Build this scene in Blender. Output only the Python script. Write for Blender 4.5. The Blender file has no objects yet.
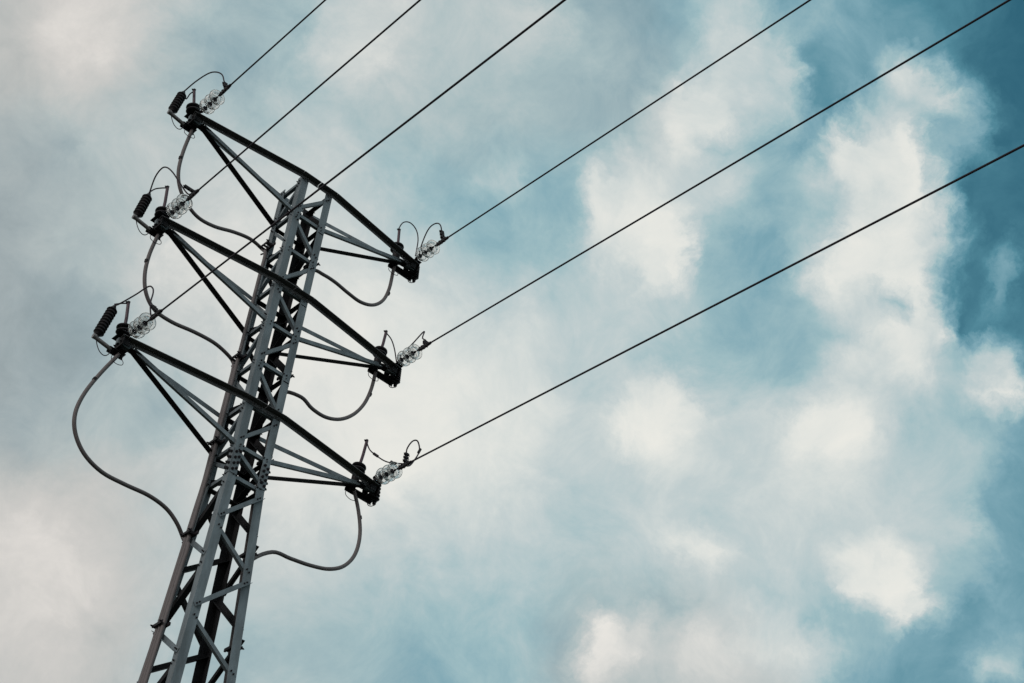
import bpy, bmesh, math, random
from mathutils import Vector, Matrix
random.seed(7)
scene = bpy.context.scene
C = scene.collection

# ---------------------------------------------------------------- camera
cam = bpy.data.objects.new('camera', bpy.data.cameras.new('camera'))
C.objects.link(cam)
cam.data.sensor_width = 36.0
cam.data.lens = 58.98
cam.data.clip_end = 5000
_r = Vector((0.728048, -0.679051, 0.094002))
_d = Vector((0.493118, 0.423502, -0.759921))
_f = Vector((0.476215, 0.599613, 0.643182))
cam.matrix_world = Matrix(((_r.x, -_d.x, -_f.x, -8.151), (_r.y, -_d.y, -_f.y, -15.307),
                           (_r.z, -_d.z, -_f.z, 1.558), (0, 0, 0, 1)))
scene.camera = cam
scene.view_settings.view_transform = 'Standard'
scene.view_settings.look = 'None'
scene.view_settings.exposure = 0
scene.view_settings.gamma = 1

# ---------------------------------------------------------------- sun behind thin cloud
SUN_AZ, SUN_EL = 252.0, 24.0          # compass degrees from +Y towards +X
sun = bpy.data.objects.new('sun', bpy.data.lights.new('sun', 'SUN'))
C.objects.link(sun)
sun.data.energy = 0.9
sun.data.angle = math.radians(12)
sun.data.color = (1.0, 0.90, 0.82)
_a, _e = math.radians(SUN_AZ), math.radians(SUN_EL)
sun_dir = Vector((math.sin(_a) * math.cos(_e), math.cos(_a) * math.cos(_e), math.sin(_e)))
sun.rotation_euler = sun_dir.to_track_quat('Z', 'Y').to_euler()

# ---------------------------------------------------------------- world: Nishita sky under broken cloud
# cloud thickness (0 clear .. 100 bright thick cloud) over azimuth 9..66 deg, one row per elevation 23..54 deg
CLOUD_ROWS = [
    [75,73,71,69,69,68,68,68,69,69,69,69,69,69,69,69,69,68,66,63,61,61,60,59,59,57,56,54,53,53,51,48,46,49,53,56,56,56,57,58,59,61,62,62,61,58,53,48,41,35,34,34,34,34,34,34,34,34,34,34,34,34,34],
    [79,78,77,75,73,71,70,69,68,68,68,68,69,69,69,69,69,68,65,63,61,60,60,59,58,57,55,54,53,52,50,47,46,49,54,56,56,56,57,58,59,61,62,62,61,58,54,48,41,35,34,34,34,34,34,34,34,34,34,34,34,34,34],
    [80,80,80,79,78,77,75,74,72,71,70,69,68,68,68,68,68,67,64,62,61,60,60,59,58,57,55,54,53,52,50,47,46,50,54,56,56,56,57,58,59,61,62,62,61,58,54,49,42,36,34,34,34,34,34,34,34,34,34,34,34,34,34],
    [77,78,79,80,80,80,79,79,78,76,75,73,72,71,70,69,68,66,63,61,60,60,59,59,58,56,54,53,53,52,49,46,47,51,55,56,56,56,57,58,59,61,62,62,61,58,54,49,42,36,34,34,34,34,34,34,34,34,34,34,34,34,34],
    [72,74,76,77,78,79,79,80,80,79,79,78,78,76,75,73,70,66,63,61,61,60,59,58,57,55,54,53,53,51,48,46,47,51,55,56,56,56,57,58,59,61,62,62,61,58,54,49,42,36,34,34,34,34,34,34,34,34,34,34,34,34,34],
    [64,67,70,72,74,76,77,78,79,79,80,80,80,80,80,77,67,62,62,62,62,60,57,55,54,54,54,53,52,51,48,45,47,51,55,56,56,56,57,58,59,61,62,62,61,58,54,49,43,36,34,34,34,34,34,34,34,34,34,34,34,34,34],
    [57,60,62,65,67,69,72,74,75,77,78,79,80,81,81,80,76,69,65,64,63,63,63,60,56,55,54,54,54,52,49,47,49,53,55,56,56,76,68,62,62,61,63,64,64,63,55,49,43,36,33,34,34,34,34,34,34,34,34,34,34,34,34],
    [49,52,54,57,60,62,64,67,69,71,73,77,80,81,81,80,77,70,68,67,66,66,65,65,63,60,59,58,56,54,51,50,53,56,58,57,56,86,88,77,73,77,76,74,73,73,74,68,48,38,35,34,34,62,62,34,34,34,34,34,34,34,34],
    [45,46,48,50,52,54,57,59,62,64,66,72,78,80,80,78,74,70,69,69,69,69,69,68,66,64,62,61,60,58,55,55,57,61,61,59,57,92,82,79,68,80,78,83,84,84,84,73,52,49,42,35,34,40,46,34,34,34,34,34,34,34,34],
    [43,43,44,45,46,48,49,52,54,56,58,62,68,71,71,69,68,69,70,71,72,73,73,72,70,68,67,66,65,62,60,60,62,65,65,63,61,60,61,57,55,64,68,78,79,77,63,58,53,64,89,69,37,34,34,34,34,34,34,34,34,34,34],
    [42,42,42,43,43,44,45,46,47,49,50,53,55,57,59,62,65,68,70,73,75,78,78,78,76,75,74,73,72,69,66,66,67,69,68,67,65,65,66,66,68,72,70,70,70,70,70,75,89,92,91,63,56,51,36,34,33,34,34,34,34,34,34],
    [42,42,42,42,42,42,43,43,44,44,45,47,50,53,56,59,61,64,71,74,78,81,83,83,82,82,83,84,82,80,77,75,73,73,72,71,70,70,72,73,83,89,85,74,73,75,76,80,88,88,88,69,60,54,39,34,34,34,35,35,35,35,35],
    [42,42,42,42,42,42,42,42,42,42,43,45,48,51,54,56,53,54,65,74,78,81,84,85,86,88,90,91,84,78,78,79,79,76,75,74,74,74,75,76,76,76,74,76,77,77,77,76,76,77,73,72,70,66,41,38,35,36,36,36,36,36,36],
    [42,42,42,42,42,42,42,42,41,41,42,43,45,49,52,54,52,52,65,75,78,81,83,86,88,90,92,94,93,88,85,84,82,79,77,77,76,76,75,75,75,76,76,77,77,78,79,80,78,75,73,70,69,60,44,40,36,35,35,35,35,35,35],
    [42,42,42,42,42,42,42,42,41,41,41,40,41,45,51,55,55,60,71,76,80,83,86,88,90,91,92,92,92,91,89,87,84,82,80,79,77,77,76,83,83,80,79,76,77,79,80,80,83,76,72,69,67,65,54,39,34,34,33,33,33,33,32],
    [43,42,42,42,42,42,42,41,41,41,40,40,40,46,57,69,73,73,75,80,84,87,89,90,91,92,92,92,92,91,89,87,85,83,81,79,77,83,94,94,92,83,78,77,76,80,90,89,91,77,71,65,63,64,59,41,32,32,32,32,32,32,32],
    [44,44,43,43,42,42,42,41,41,43,42,42,45,53,66,73,74,74,78,85,88,89,90,90,90,91,92,92,92,91,89,87,86,84,81,79,76,77,88,91,90,85,77,75,75,77,89,92,89,80,74,64,61,57,50,50,37,32,32,31,31,31,31],
    [46,45,45,44,43,43,42,41,43,47,50,52,56,63,68,74,79,81,86,89,90,89,88,88,88,89,90,90,90,89,88,86,84,82,80,77,74,71,79,83,83,66,65,63,64,66,71,79,79,77,76,74,68,63,75,86,84,33,29,29,28,27,26],
    [47,47,46,46,45,44,43,43,46,50,54,58,61,65,70,78,84,86,86,87,89,88,86,85,86,88,88,89,89,88,86,84,82,80,78,75,73,70,67,64,61,58,56,54,54,54,54,67,81,82,82,89,82,68,55,71,64,23,22,22,21,20,19],
    [49,48,48,47,46,45,45,46,48,50,55,59,62,65,70,79,85,86,86,86,87,86,85,84,84,85,85,85,85,84,82,79,77,76,75,73,72,71,70,67,64,58,51,50,50,51,50,55,61,70,85,88,82,82,19,18,18,16,16,15,15,14,14],
    [53,52,50,49,48,47,47,46,45,46,53,59,61,65,68,74,81,84,85,85,85,84,83,83,82,81,80,79,78,76,74,71,70,70,70,70,70,70,70,70,64,61,55,52,50,50,51,57,74,79,71,58,86,47,17,14,34,12,12,12,12,11,11],
    [57,55,54,53,51,49,50,46,44,45,57,65,65,65,67,70,73,78,80,82,82,82,81,79,77,75,73,71,69,67,64,62,62,63,65,67,73,74,87,86,89,58,54,49,45,44,49,73,90,90,90,90,86,50,15,16,36,10,10,10,10,10,9],
    [58,58,57,56,54,54,55,53,51,56,63,66,66,65,64,66,69,73,76,78,79,79,77,74,70,67,64,62,59,57,56,55,56,58,61,77,85,85,86,91,89,59,53,46,42,41,54,62,64,87,89,89,80,72,38,12,10,9,9,9,9,9,9],
    [59,59,58,57,57,58,61,63,64,64,64,63,63,62,61,62,64,67,69,72,73,74,72,69,64,61,57,53,51,50,54,52,51,54,58,84,88,89,91,92,79,62,60,58,53,46,51,57,60,80,86,86,84,66,16,12,10,9,8,8,8,8,8],
    [59,59,58,58,60,68,75,77,76,72,68,65,63,60,58,58,59,61,63,65,66,67,66,64,62,59,55,52,54,66,66,66,52,52,56,81,82,81,86,80,76,75,72,62,52,55,59,64,69,78,83,87,86,48,16,12,10,8,7,6,7,6,6],
    [59,58,58,59,63,72,80,82,82,82,77,70,62,55,51,49,50,53,58,61,62,65,65,63,62,60,58,56,54,53,53,52,51,52,52,56,63,77,80,77,77,74,71,62,51,51,59,73,85,86,88,88,88,55,45,35,9,7,5,5,5,5,5],
    [59,58,58,61,66,72,77,79,80,80,78,72,63,54,49,48,48,49,53,60,70,76,75,68,62,62,61,60,59,58,57,56,54,52,51,50,54,59,64,73,85,73,58,58,46,40,37,54,83,86,86,86,84,48,48,43,17,6,4,4,4,4,4],
    [58,58,60,64,70,74,77,77,76,74,71,67,63,59,54,51,50,52,55,68,79,82,81,74,65,64,64,64,63,62,61,59,57,54,52,50,50,53,67,81,82,83,84,70,62,62,60,30,27,40,67,69,68,72,79,62,33,7,4,3,4,4,4],
    [58,59,63,68,73,76,76,76,75,72,69,65,62,59,56,55,55,58,61,71,80,82,81,74,68,67,66,66,66,65,64,62,59,57,54,52,49,49,57,74,81,82,80,76,75,70,70,32,30,37,32,39,64,78,63,26,13,7,4,3,3,4,4],
    [58,61,66,72,75,76,76,75,73,70,66,63,60,58,56,55,57,60,64,69,75,78,77,74,71,68,67,66,66,69,71,69,64,56,53,50,48,46,47,50,63,74,76,76,76,69,65,37,31,34,37,36,34,33,31,21,13,9,5,3,3,4,4],
    [60,65,70,74,76,76,76,74,71,68,64,61,59,56,55,56,58,62,65,68,72,75,76,75,72,68,66,65,65,69,74,76,72,61,49,46,44,44,44,46,55,71,75,76,69,52,48,48,42,43,41,31,28,26,22,19,15,10,6,3,3,3,4],
    [64,69,74,76,76,76,75,72,69,66,62,60,57,55,55,57,60,63,66,69,72,75,75,73,70,67,65,64,64,63,60,56,52,48,46,44,42,42,43,45,48,57,65,65,57,46,41,38,35,33,31,30,28,25,23,20,16,11,7,4,3,3,4],
    [68,73,76,76,76,75,73,70,67,63,61,58,56,55,56,58,62,65,68,71,73,75,74,72,69,66,65,64,64,62,59,55,51,48,45,43,42,42,43,45,47,48,48,47,46,44,41,38,35,33,31,30,28,26,23,20,17,12,8,5,3,3,4],
    [72,75,76,76,75,74,71,68,64,62,59,57,55,55,57,60,63,66,69,72,74,75,74,71,68,66,65,64,63,62,58,54,51,48,45,43,42,42,43,45,47,48,48,47,46,44,41,38,35,33,31,30,28,26,23,21,18,13,9,5,3,3,4],
]
WARM_ROWS = [
    [100,100,100,100,100,100,100,100,100,100,100,100,100,100,100,100,100,100,98,94,83,63,46,39,36,33,28,24,20,16,11,7,3,0,0,9,38,60,64,61,60,60,60,64,63,45,15,0,0,0,0,0,0,0,0,0,0,0,0,0,0,0,0],
    [100,100,100,100,100,100,100,100,100,100,100,100,100,100,100,100,100,99,97,92,78,58,43,38,36,32,28,23,19,15,11,6,2,0,0,12,41,61,64,61,60,60,60,64,63,45,15,0,0,0,0,0,0,0,0,0,0,0,0,0,0,0,0],
    [100,100,100,100,100,100,100,100,100,100,100,100,100,100,100,100,100,98,96,89,72,53,41,37,35,31,27,22,18,14,10,5,2,0,0,15,44,62,64,60,60,60,60,64,63,46,16,0,0,0,0,0,0,0,0,0,0,0,0,0,0,0,0],
    [100,100,100,100,100,100,100,100,100,100,100,100,100,100,100,100,100,98,94,85,67,48,40,37,34,30,26,22,17,13,9,5,1,0,0,18,46,63,64,60,60,60,60,64,63,46,17,0,0,0,0,0,0,0,0,0,0,0,0,0,0,0,0],
    [100,100,100,100,100,100,100,100,100,100,100,100,100,100,100,100,99,97,92,80,61,45,39,36,33,29,25,21,17,13,8,4,0,0,0,21,49,63,64,60,60,60,60,64,63,46,18,0,0,0,0,0,0,0,0,0,0,0,0,0,0,0,0],
    [100,100,100,100,100,100,100,100,100,100,100,100,100,100,100,100,98,96,90,74,55,42,38,36,32,28,24,20,16,12,7,4,0,0,1,24,51,64,64,61,61,60,61,65,64,48,19,0,0,0,0,0,0,0,0,0,0,0,0,0,0,0,0],
    [92,96,99,100,100,100,100,100,100,100,100,100,100,100,100,100,98,95,86,69,50,41,37,35,31,27,23,19,15,11,7,3,0,0,3,27,53,65,64,61,61,61,62,67,67,51,20,0,0,0,0,0,0,0,0,0,0,0,0,0,0,0,0],
    [80,84,89,93,97,99,100,100,100,100,100,100,100,100,100,99,97,92,81,63,46,39,37,34,30,26,22,18,14,10,6,3,0,0,5,28,52,61,60,58,58,59,58,57,53,40,16,0,0,0,0,0,0,0,0,0,0,0,0,0,0,0,0],
    [75,76,78,81,84,89,93,96,99,100,100,100,100,100,100,99,96,90,75,57,44,38,36,33,29,25,21,17,14,9,5,2,0,0,6,26,46,53,53,51,53,55,49,36,21,12,5,0,0,0,0,0,0,0,0,0,0,0,0,0,0,0,0],
    [76,76,75,75,76,78,80,84,88,91,95,97,100,100,100,100,97,88,70,52,41,38,36,32,28,24,20,17,13,9,5,2,0,0,5,18,31,36,37,37,40,41,35,18,0,0,0,0,0,0,0,0,0,0,0,0,0,0,0,0,0,0,0],
    [77,77,77,76,76,75,75,76,77,80,83,85,87,90,91,93,91,82,64,47,40,37,35,31,27,23,20,16,12,8,4,2,0,0,1,5,9,11,12,13,15,16,14,6,0,0,0,0,0,0,0,0,0,0,0,0,0,0,0,0,0,0,0],
    [77,77,77,77,77,77,76,76,75,76,76,75,73,72,72,73,73,67,55,44,39,37,34,30,26,22,19,15,11,7,4,2,1,0,0,0,0,0,0,0,0,0,0,0,0,0,0,0,0,0,0,0,0,0,0,0,0,0,0,0,0,0,0],
    [77,77,77,77,77,77,77,77,77,77,76,72,68,64,60,58,56,53,48,43,39,36,33,29,25,22,18,14,10,6,3,1,1,0,0,0,0,0,0,0,0,0,0,0,0,0,0,0,0,0,0,0,0,0,0,0,0,0,0,0,0,0,0],
    [77,77,77,77,77,77,77,77,78,78,76,72,68,63,59,55,51,49,46,42,39,35,31,28,24,21,17,13,9,6,3,1,0,0,0,0,0,0,0,0,0,0,0,0,0,0,0,0,0,0,0,0,0,0,0,0,0,0,0,0,0,0,0],
    [77,77,77,77,77,77,77,77,78,77,75,71,67,63,59,55,52,48,45,41,38,34,30,27,23,20,16,13,9,5,2,1,0,0,0,0,0,0,0,0,0,0,0,0,0,0,0,0,0,0,0,0,0,0,0,0,0,0,0,0,0,0,0],
    [77,77,77,77,77,77,77,78,78,76,73,69,65,61,58,54,51,47,44,40,36,33,29,26,22,19,15,12,8,4,2,1,0,0,0,0,0,0,0,0,0,0,0,0,0,0,0,0,0,0,0,0,0,0,0,0,0,0,0,0,0,0,0],
    [77,77,77,77,77,77,77,78,77,75,71,67,63,60,56,53,49,46,42,39,35,32,28,25,21,18,14,11,7,4,2,1,0,0,0,0,0,0,0,0,0,0,0,0,0,0,0,0,0,0,0,0,0,0,0,0,0,0,0,0,0,0,0],
    [77,77,77,77,77,77,78,78,76,73,69,65,62,58,55,51,48,45,41,38,34,31,27,24,20,17,14,10,6,3,1,1,0,0,0,0,0,0,0,0,0,0,0,0,0,0,0,0,0,0,0,0,0,0,0,0,0,0,0,0,0,0,0],
    [75,76,76,77,77,77,78,77,75,71,67,64,60,57,53,50,47,43,40,36,33,30,26,23,20,16,13,9,5,3,1,0,0,0,0,0,0,0,0,0,0,0,0,0,0,0,0,0,0,0,0,0,0,0,0,0,0,0,0,0,0,0,0],
    [78,76,75,75,76,77,77,76,73,69,66,62,59,55,52,49,45,42,39,35,32,29,25,22,19,15,12,8,5,2,1,0,0,0,0,0,0,0,0,0,0,0,0,0,0,0,0,0,0,0,0,0,0,0,0,0,0,0,0,0,0,0,0],
    [88,84,80,77,76,76,76,73,70,67,64,61,57,54,51,47,44,41,37,34,31,28,24,21,18,14,11,7,4,2,1,0,0,0,0,0,0,0,0,0,0,0,0,0,0,0,0,0,0,0,0,0,0,0,0,0,0,0,0,0,0,0,0],
    [99,96,91,87,83,80,76,72,67,63,60,57,55,52,49,46,43,39,36,33,30,27,23,20,17,13,10,6,4,2,1,0,0,0,0,0,0,0,0,0,0,0,0,0,0,0,0,0,0,0,0,0,0,0,0,0,0,0,0,0,0,0,0],
    [100,100,100,98,95,91,86,79,71,65,60,55,52,50,47,45,41,38,35,32,29,25,22,18,15,11,8,4,2,0,0,0,0,0,0,0,0,0,0,0,0,0,0,0,0,0,0,0,0,0,0,0,0,0,0,0,0,0,0,0,0,0,0],
    [100,100,100,100,100,100,98,93,87,79,71,62,55,50,46,43,40,37,34,30,27,24,22,19,15,12,7,4,1,0,0,0,0,0,0,0,0,0,0,0,0,0,0,0,0,0,0,0,0,0,0,0,0,0,0,0,0,0,0,0,0,0,0],
    [100,100,100,100,100,100,100,100,99,94,87,75,62,51,45,41,39,36,32,28,25,24,24,24,23,20,16,12,9,6,4,3,2,1,0,0,0,0,0,0,0,0,0,0,0,0,0,0,0,0,0,0,0,0,0,0,0,0,0,0,0,0,0],
    [100,100,100,100,100,100,100,100,100,97,91,78,62,49,42,39,37,34,31,27,24,25,27,30,32,31,29,27,25,23,21,19,17,16,15,14,13,13,10,7,3,0,0,0,0,0,0,0,0,0,0,0,0,0,0,0,0,0,0,0,0,0,0],
    [100,100,100,100,100,100,99,98,96,92,84,70,56,45,39,37,36,33,29,26,24,25,29,32,34,34,34,34,34,33,33,32,32,31,30,30,31,30,26,17,7,0,0,0,0,0,0,0,0,0,0,0,0,0,0,0,0,0,0,0,0,0,0],
    [100,100,100,100,100,100,98,97,94,87,76,62,49,42,38,37,35,31,27,25,24,26,29,32,33,33,33,33,33,34,34,34,34,34,34,35,37,36,31,20,8,0,0,0,0,0,0,0,0,0,0,0,0,0,0,0,0,0,0,0,0,0,0],
    [100,100,100,100,100,99,98,95,91,81,68,54,44,40,37,36,33,29,26,24,25,27,30,32,33,32,32,32,32,32,32,32,32,32,33,34,35,34,29,18,7,0,0,0,0,0,0,0,0,0,0,0,0,0,0,0,0,0,0,0,0,0,0],
    [100,100,100,100,99,98,96,93,86,74,60,48,41,38,37,35,31,28,25,24,26,29,31,32,33,32,32,32,32,32,32,32,32,32,32,33,34,33,27,17,6,0,0,0,0,0,0,0,0,0,0,0,0,0,0,0,0,0,0,0,0,0,0],
    [100,100,100,100,98,97,94,89,78,65,52,44,39,37,36,33,30,26,24,24,27,30,32,33,32,32,32,32,32,32,32,32,32,32,32,34,34,33,26,16,6,0,0,0,0,0,0,0,0,0,0,0,0,0,0,0,0,0,0,0,0,0,0],
    [100,100,100,99,97,95,91,82,70,57,46,41,38,37,35,31,28,25,24,25,28,31,32,33,32,32,32,32,32,32,32,32,32,32,33,34,34,32,25,15,5,0,0,0,0,0,0,0,0,0,0,0,0,0,0,0,0,0,0,0,0,0,0],
    [100,100,99,98,96,92,86,74,61,50,42,39,37,36,33,30,26,24,24,26,29,32,32,33,32,32,32,32,32,32,32,32,32,32,33,34,34,32,24,14,5,0,0,0,0,0,0,0,0,0,0,0,0,0,0,0,0,0,0,0,0,0,0],
    [100,99,98,97,93,88,78,65,53,44,40,38,36,34,31,28,25,24,25,28,30,32,33,32,32,32,32,32,32,32,32,32,32,32,33,34,34,31,23,13,4,0,0,0,0,0,0,0,0,0,0,0,0,0,0,0,0,0,0,0,0,0,0],
]


def srgb(r, g, b):
    f = lambda c: (c / 255 / 12.92) if c / 255 <= 0.04045 else ((c / 255 + 0.055) / 1.055) ** 2.4
    return (f(r), f(g), f(b), 1.0)


def build_world():
    w = bpy.data.worlds.new('World'); w.use_nodes = True
    nt = w.node_tree; nt.nodes.clear(); N = nt.nodes.new; L = nt.links.new
    def put(sock, v):
        if hasattr(v, 'is_output'): L(v, sock)
        else: sock.default_value = v
    def math_(op, a, b=None, c=None, clamp=False):
        n = N('ShaderNodeMath'); n.operation = op; n.use_clamp = clamp
        put(n.inputs[0], a)
        if b is not None: put(n.inputs[1], b)
        if c is not None: put(n.inputs[2], c)
        return n.outputs[0]
    def rng(v, a, b, c=0.0, d=1.0, smooth=False):
        n = N('ShaderNodeMapRange'); n.clamp = True
        if smooth: n.interpolation_type = 'SMOOTHSTEP'
        put(n.inputs['Value'], v)
        for k, x in zip(('From Min', 'From Max', 'To Min', 'To Max'), (a, b, c, d)): n.inputs[k].default_value = x
        return n.outputs[0]
    def mix(fac, a, b):
        n = N('ShaderNodeMix'); n.data_type = 'RGBA'
        put(n.inputs[0], fac); put(n.inputs[6], a); put(n.inputs[7], b)
        return n.outputs[2]
    def noise(vec, scale, detail, rough=0.5, dist=0.0, lac=2.0):
        n = N('ShaderNodeTexNoise'); L(vec, n.inputs['Vector'])
        n.inputs['Scale'].default_value = scale; n.inputs['Detail'].default_value = detail
        n.inputs['Roughness'].default_value = rough; n.inputs['Distortion'].default_value = dist
        n.inputs['Lacunarity'].default_value = lac
        return n
    tc = N('ShaderNodeTexCoord'); d0 = tc.outputs['Generated']
    nz = N('ShaderNodeVectorMath'); nz.operation = 'NORMALIZE'; L(d0, nz.inputs[0]); dirv = nz.outputs[0]
    # drift the lookup direction with turbulence so cloud edges tear
    def warp(vec, scale, detail, amt, rough=0.55):
        nn = noise(vec, scale, detail, rough)
        s = N('ShaderNodeVectorMath'); s.operation = 'SUBTRACT'; L(nn.outputs['Color'], s.inputs[0]); s.inputs[1].default_value = (.5, .5, .5)
        m = N('ShaderNodeVectorMath'); m.operation = 'SCALE'; L(s.outputs[0], m.inputs[0]); m.inputs['Scale'].default_value = amt
        a = N('ShaderNodeVectorMath'); a.operation = 'ADD'; L(vec, a.inputs[0]); L(m.outputs[0], a.inputs[1])
        return a.outputs[0]
    wv = warp(warp(dirv, 12.0, 6.0, WARP, 0.6), 45.0, 6.0, WARP * .42, 0.68)
    sep = N('ShaderNodeSeparateXYZ'); L(wv, sep.inputs[0])
    X, Y, Z = sep.outputs
    az = math_('MULTIPLY', math_('ARCTAN2', X, Y), 180 / math.pi)
    hor = math_('SQRT', math_('ADD', math_('MULTIPLY', X, X), math_('MULTIPLY', Y, Y)))
    el = math_('MULTIPLY', math_('ARCTAN2', Z, hor), 180 / math.pi)
    u = rng(az, 9.0, 66.0)
    acc = None; n_rows = len(CLOUD_ROWS); step = (54.0 - 23.0) / (n_rows - 1)
    u1 = rng(u, 0.0, 0.5); u2 = rng(u, 0.5, 1.0); half = math_('GREATER_THAN', u, 0.5)
    def strip(rt, rg, fac):
        cr = N('ShaderNodeValToRGB'); cr.color_ramp.interpolation = 'CARDINAL'
        els = cr.color_ramp.elements; n = len(rt)
        els[0].position = 0; els[1].position = 1
        for k in range(1, n - 1): els.new(k / (n - 1))
        for k in range(n): els[k].color = (rt[k] / 100, rg[k] / 100, 0, 1)
        L(fac, cr.inputs[0]); return cr.outputs[0]
    for i, (rt, rg) in enumerate(zip(CLOUD_ROWS, WARM_ROWS)):
        h_ = len(rt) // 2
        row = mix(half, strip(rt[:h_ + 1], rg[:h_ + 1], u1), strip(rt[h_:], rg[h_:], u2))
        acc = row if acc is None else mix(rng(el, 23 + (i - 1) * step, 23 + i * step), acc, row)
    sp = N('ShaderNodeSeparateColor'); L(acc, sp.inputs[0])
    t_map, g_map = sp.outputs[0], sp.outputs[1]
    # elsewhere in the sky: plain broken cloud
    inside = math_('MULTIPLY', math_('MULTIPLY', rng(az, 3, 12, smooth=True), rng(az, 74, 63, smooth=True)),
                   math_('MULTIPLY', rng(el, 17, 25, smooth=True), rng(el, 60, 52.5, smooth=True)))
    big = noise(dirv, 2.6, 6.0, 0.5, 0.3)
    t_out = rng(big.outputs['Fac'], 0.30, 0.66, 0.25, 0.92)
    mf = N('ShaderNodeMix'); mf.data_type = 'FLOAT'; L(inside, mf.inputs[0]); L(t_out, mf.inputs[2]); L(t_map, mf.inputs[3])
    t = mf.outputs[0]
    # billow detail, strongest on half-thick cloud
    det = noise(warp(dirv, 5.0, 3.0, 0.06), 23.0, 10.0, 0.66, 0.4)
    amp = math_('MULTIPLY', math_('SUBTRACT', det.outputs['Fac'], 0.5), DETAIL)
    soft = math_('MULTIPLY_ADD', math_('MULTIPLY', t, math_('SUBTRACT', 1.0, t)), 3.0, 0.25)
    t = math_('ADD', t, math_('MULTIPLY', amp, soft), clamp=True)
    ramp = N('ShaderNodeValToRGB'); ramp.color_ramp.interpolation = 'LINEAR'
    e = ramp.color_ramp.elements
    stops = [(0, (32, 95, 118)), (.22, (84, 138, 155)), (.42, (126, 167, 180)), (.58, (158, 188, 194)), (.75, (194, 206, 207)), (.9, (226, 228, 223)), (1, (240, 238, 230))]
    e[0].position = 0; e[1].position = 1
    for p, c in stops[1:-1]: e.new(p)
    for k, (p, c) in enumerate(stops): e[k].color = srgb(*c)
    L(t, ramp.inputs[0])
    # greyer, warmer cloud low on the left
    hsv = N('ShaderNodeHueSaturation'); hsv.inputs['Saturation'].default_value = 0.25; L(ramp.outputs[0], hsv.inputs['Color'])
    wm = N('ShaderNodeMix'); wm.data_type = 'RGBA'; wm.blend_type = 'MULTIPLY'; wm.inputs[0].default_value = 1
    L(hsv.outputs[0], wm.inputs[6]); wm.inputs[7].default_value = (1.01, 0.96, 0.92, 1)
    cloud = mix(g_map, ramp.outputs[0], wm.outputs[2])
    # the blue above and between the clouds is the Nishita sky itself
    sky = N('ShaderNodeTexSky'); sky.sky_type = 'NISHITA'; sky.sun_disc = False
    sky.sun_elevation = math.radians(SUN_EL); sky.sun_rotation = math.radians(SUN_AZ)
    sky.air_density = 1.0; sky.dust_density = 0.6; sky.ozone_density = 2.0
    tint = N('ShaderNodeMix'); tint.data_type = 'RGBA'; tint.blend_type = 'MULTIPLY'; tint.inputs[0].default_value = 1
    L(sky.outputs[0], tint.inputs[6]); tint.inputs[7].default_value = (0.9, 1.1, 0.8, 1)
    up = N('ShaderNodeMix'); up.data_type = 'RGBA'; up.blend_type = 'MULTIPLY'; up.inputs[0].default_value = 1
    L(cloud, up.inputs[6]); up.inputs[7].default_value = (10, 10, 10, 1)
    cover = rng(t, 0.0, 0.25, 0.75, 1.0)
    final = mix(cover, tint.outputs[2], up.outputs[2])
    bg = N('ShaderNodeBackground'); L(final, bg.inputs['Color']); bg.inputs['Strength'].default_value = 0.1
    out = N('ShaderNodeOutputWorld'); L(bg.outputs[0], out.inputs['Surface'])
    scene.world = w


WARP = 0.062
DETAIL = 0.46
build_world()

# ---------------------------------------------------------------- materials
def material(name, col, rough=0.5, metal=0.0, var=0.25, scale=6.0, bump=0.0, streak=None):
    m = bpy.data.materials.new(name); m.use_nodes = True
    nt = m.node_tree; b = nt.nodes['Principled BSDF']; N = nt.nodes.new; L = nt.links.new
    tc = N('ShaderNodeTexCoord')
    mp = N('ShaderNodeMapping'); L(tc.outputs['Object'], mp.inputs[0])
    if streak: mp.inputs['Scale'].default_value = streak
    n = N('ShaderNodeTexNoise'); n.inputs['Scale'].default_value = scale; n.inputs['Detail'].default_value = 6; n.inputs['Roughness'].default_value = .65
    L(mp.outputs[0], n.inputs['Vector'])
    r = N('ShaderNodeValToRGB')
    r.color_ramp.elements[0].position = .32; r.color_ramp.elements[1].position = .7
    r.color_ramp.elements[0].color = (*[c * (1 - var) for c in col], 1)
    r.color_ramp.elements[1].color = (*[min(1, c * (1 + var)) for c in col], 1)
    L(n.outputs['Fac'], r.inputs[0]); L(r.outputs[0], b.inputs['Base Color'])
    mr = N('ShaderNodeMapRange'); mr.inputs['To Min'].default_value = max(0.05, rough - .12); mr.inputs['To Max'].default_value = min(1, rough + .12)
    L(n.outputs['Fac'], mr.inputs['Value']); L(mr.outputs[0], b.inputs['Roughness'])
    b.inputs['Metallic'].default_value = metal
    if max(col) < .04: b.inputs['Specular IOR Level'].default_value = .2
    if bump:
        bp = N('ShaderNodeBump'); bp.inputs['Strength'].default_value = bump; bp.inputs['Distance'].default_value = .004
        L(n.outputs['Fac'], bp.inputs['Height']); L(bp.outputs[0], b.inputs['Normal'])
    return m

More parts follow.
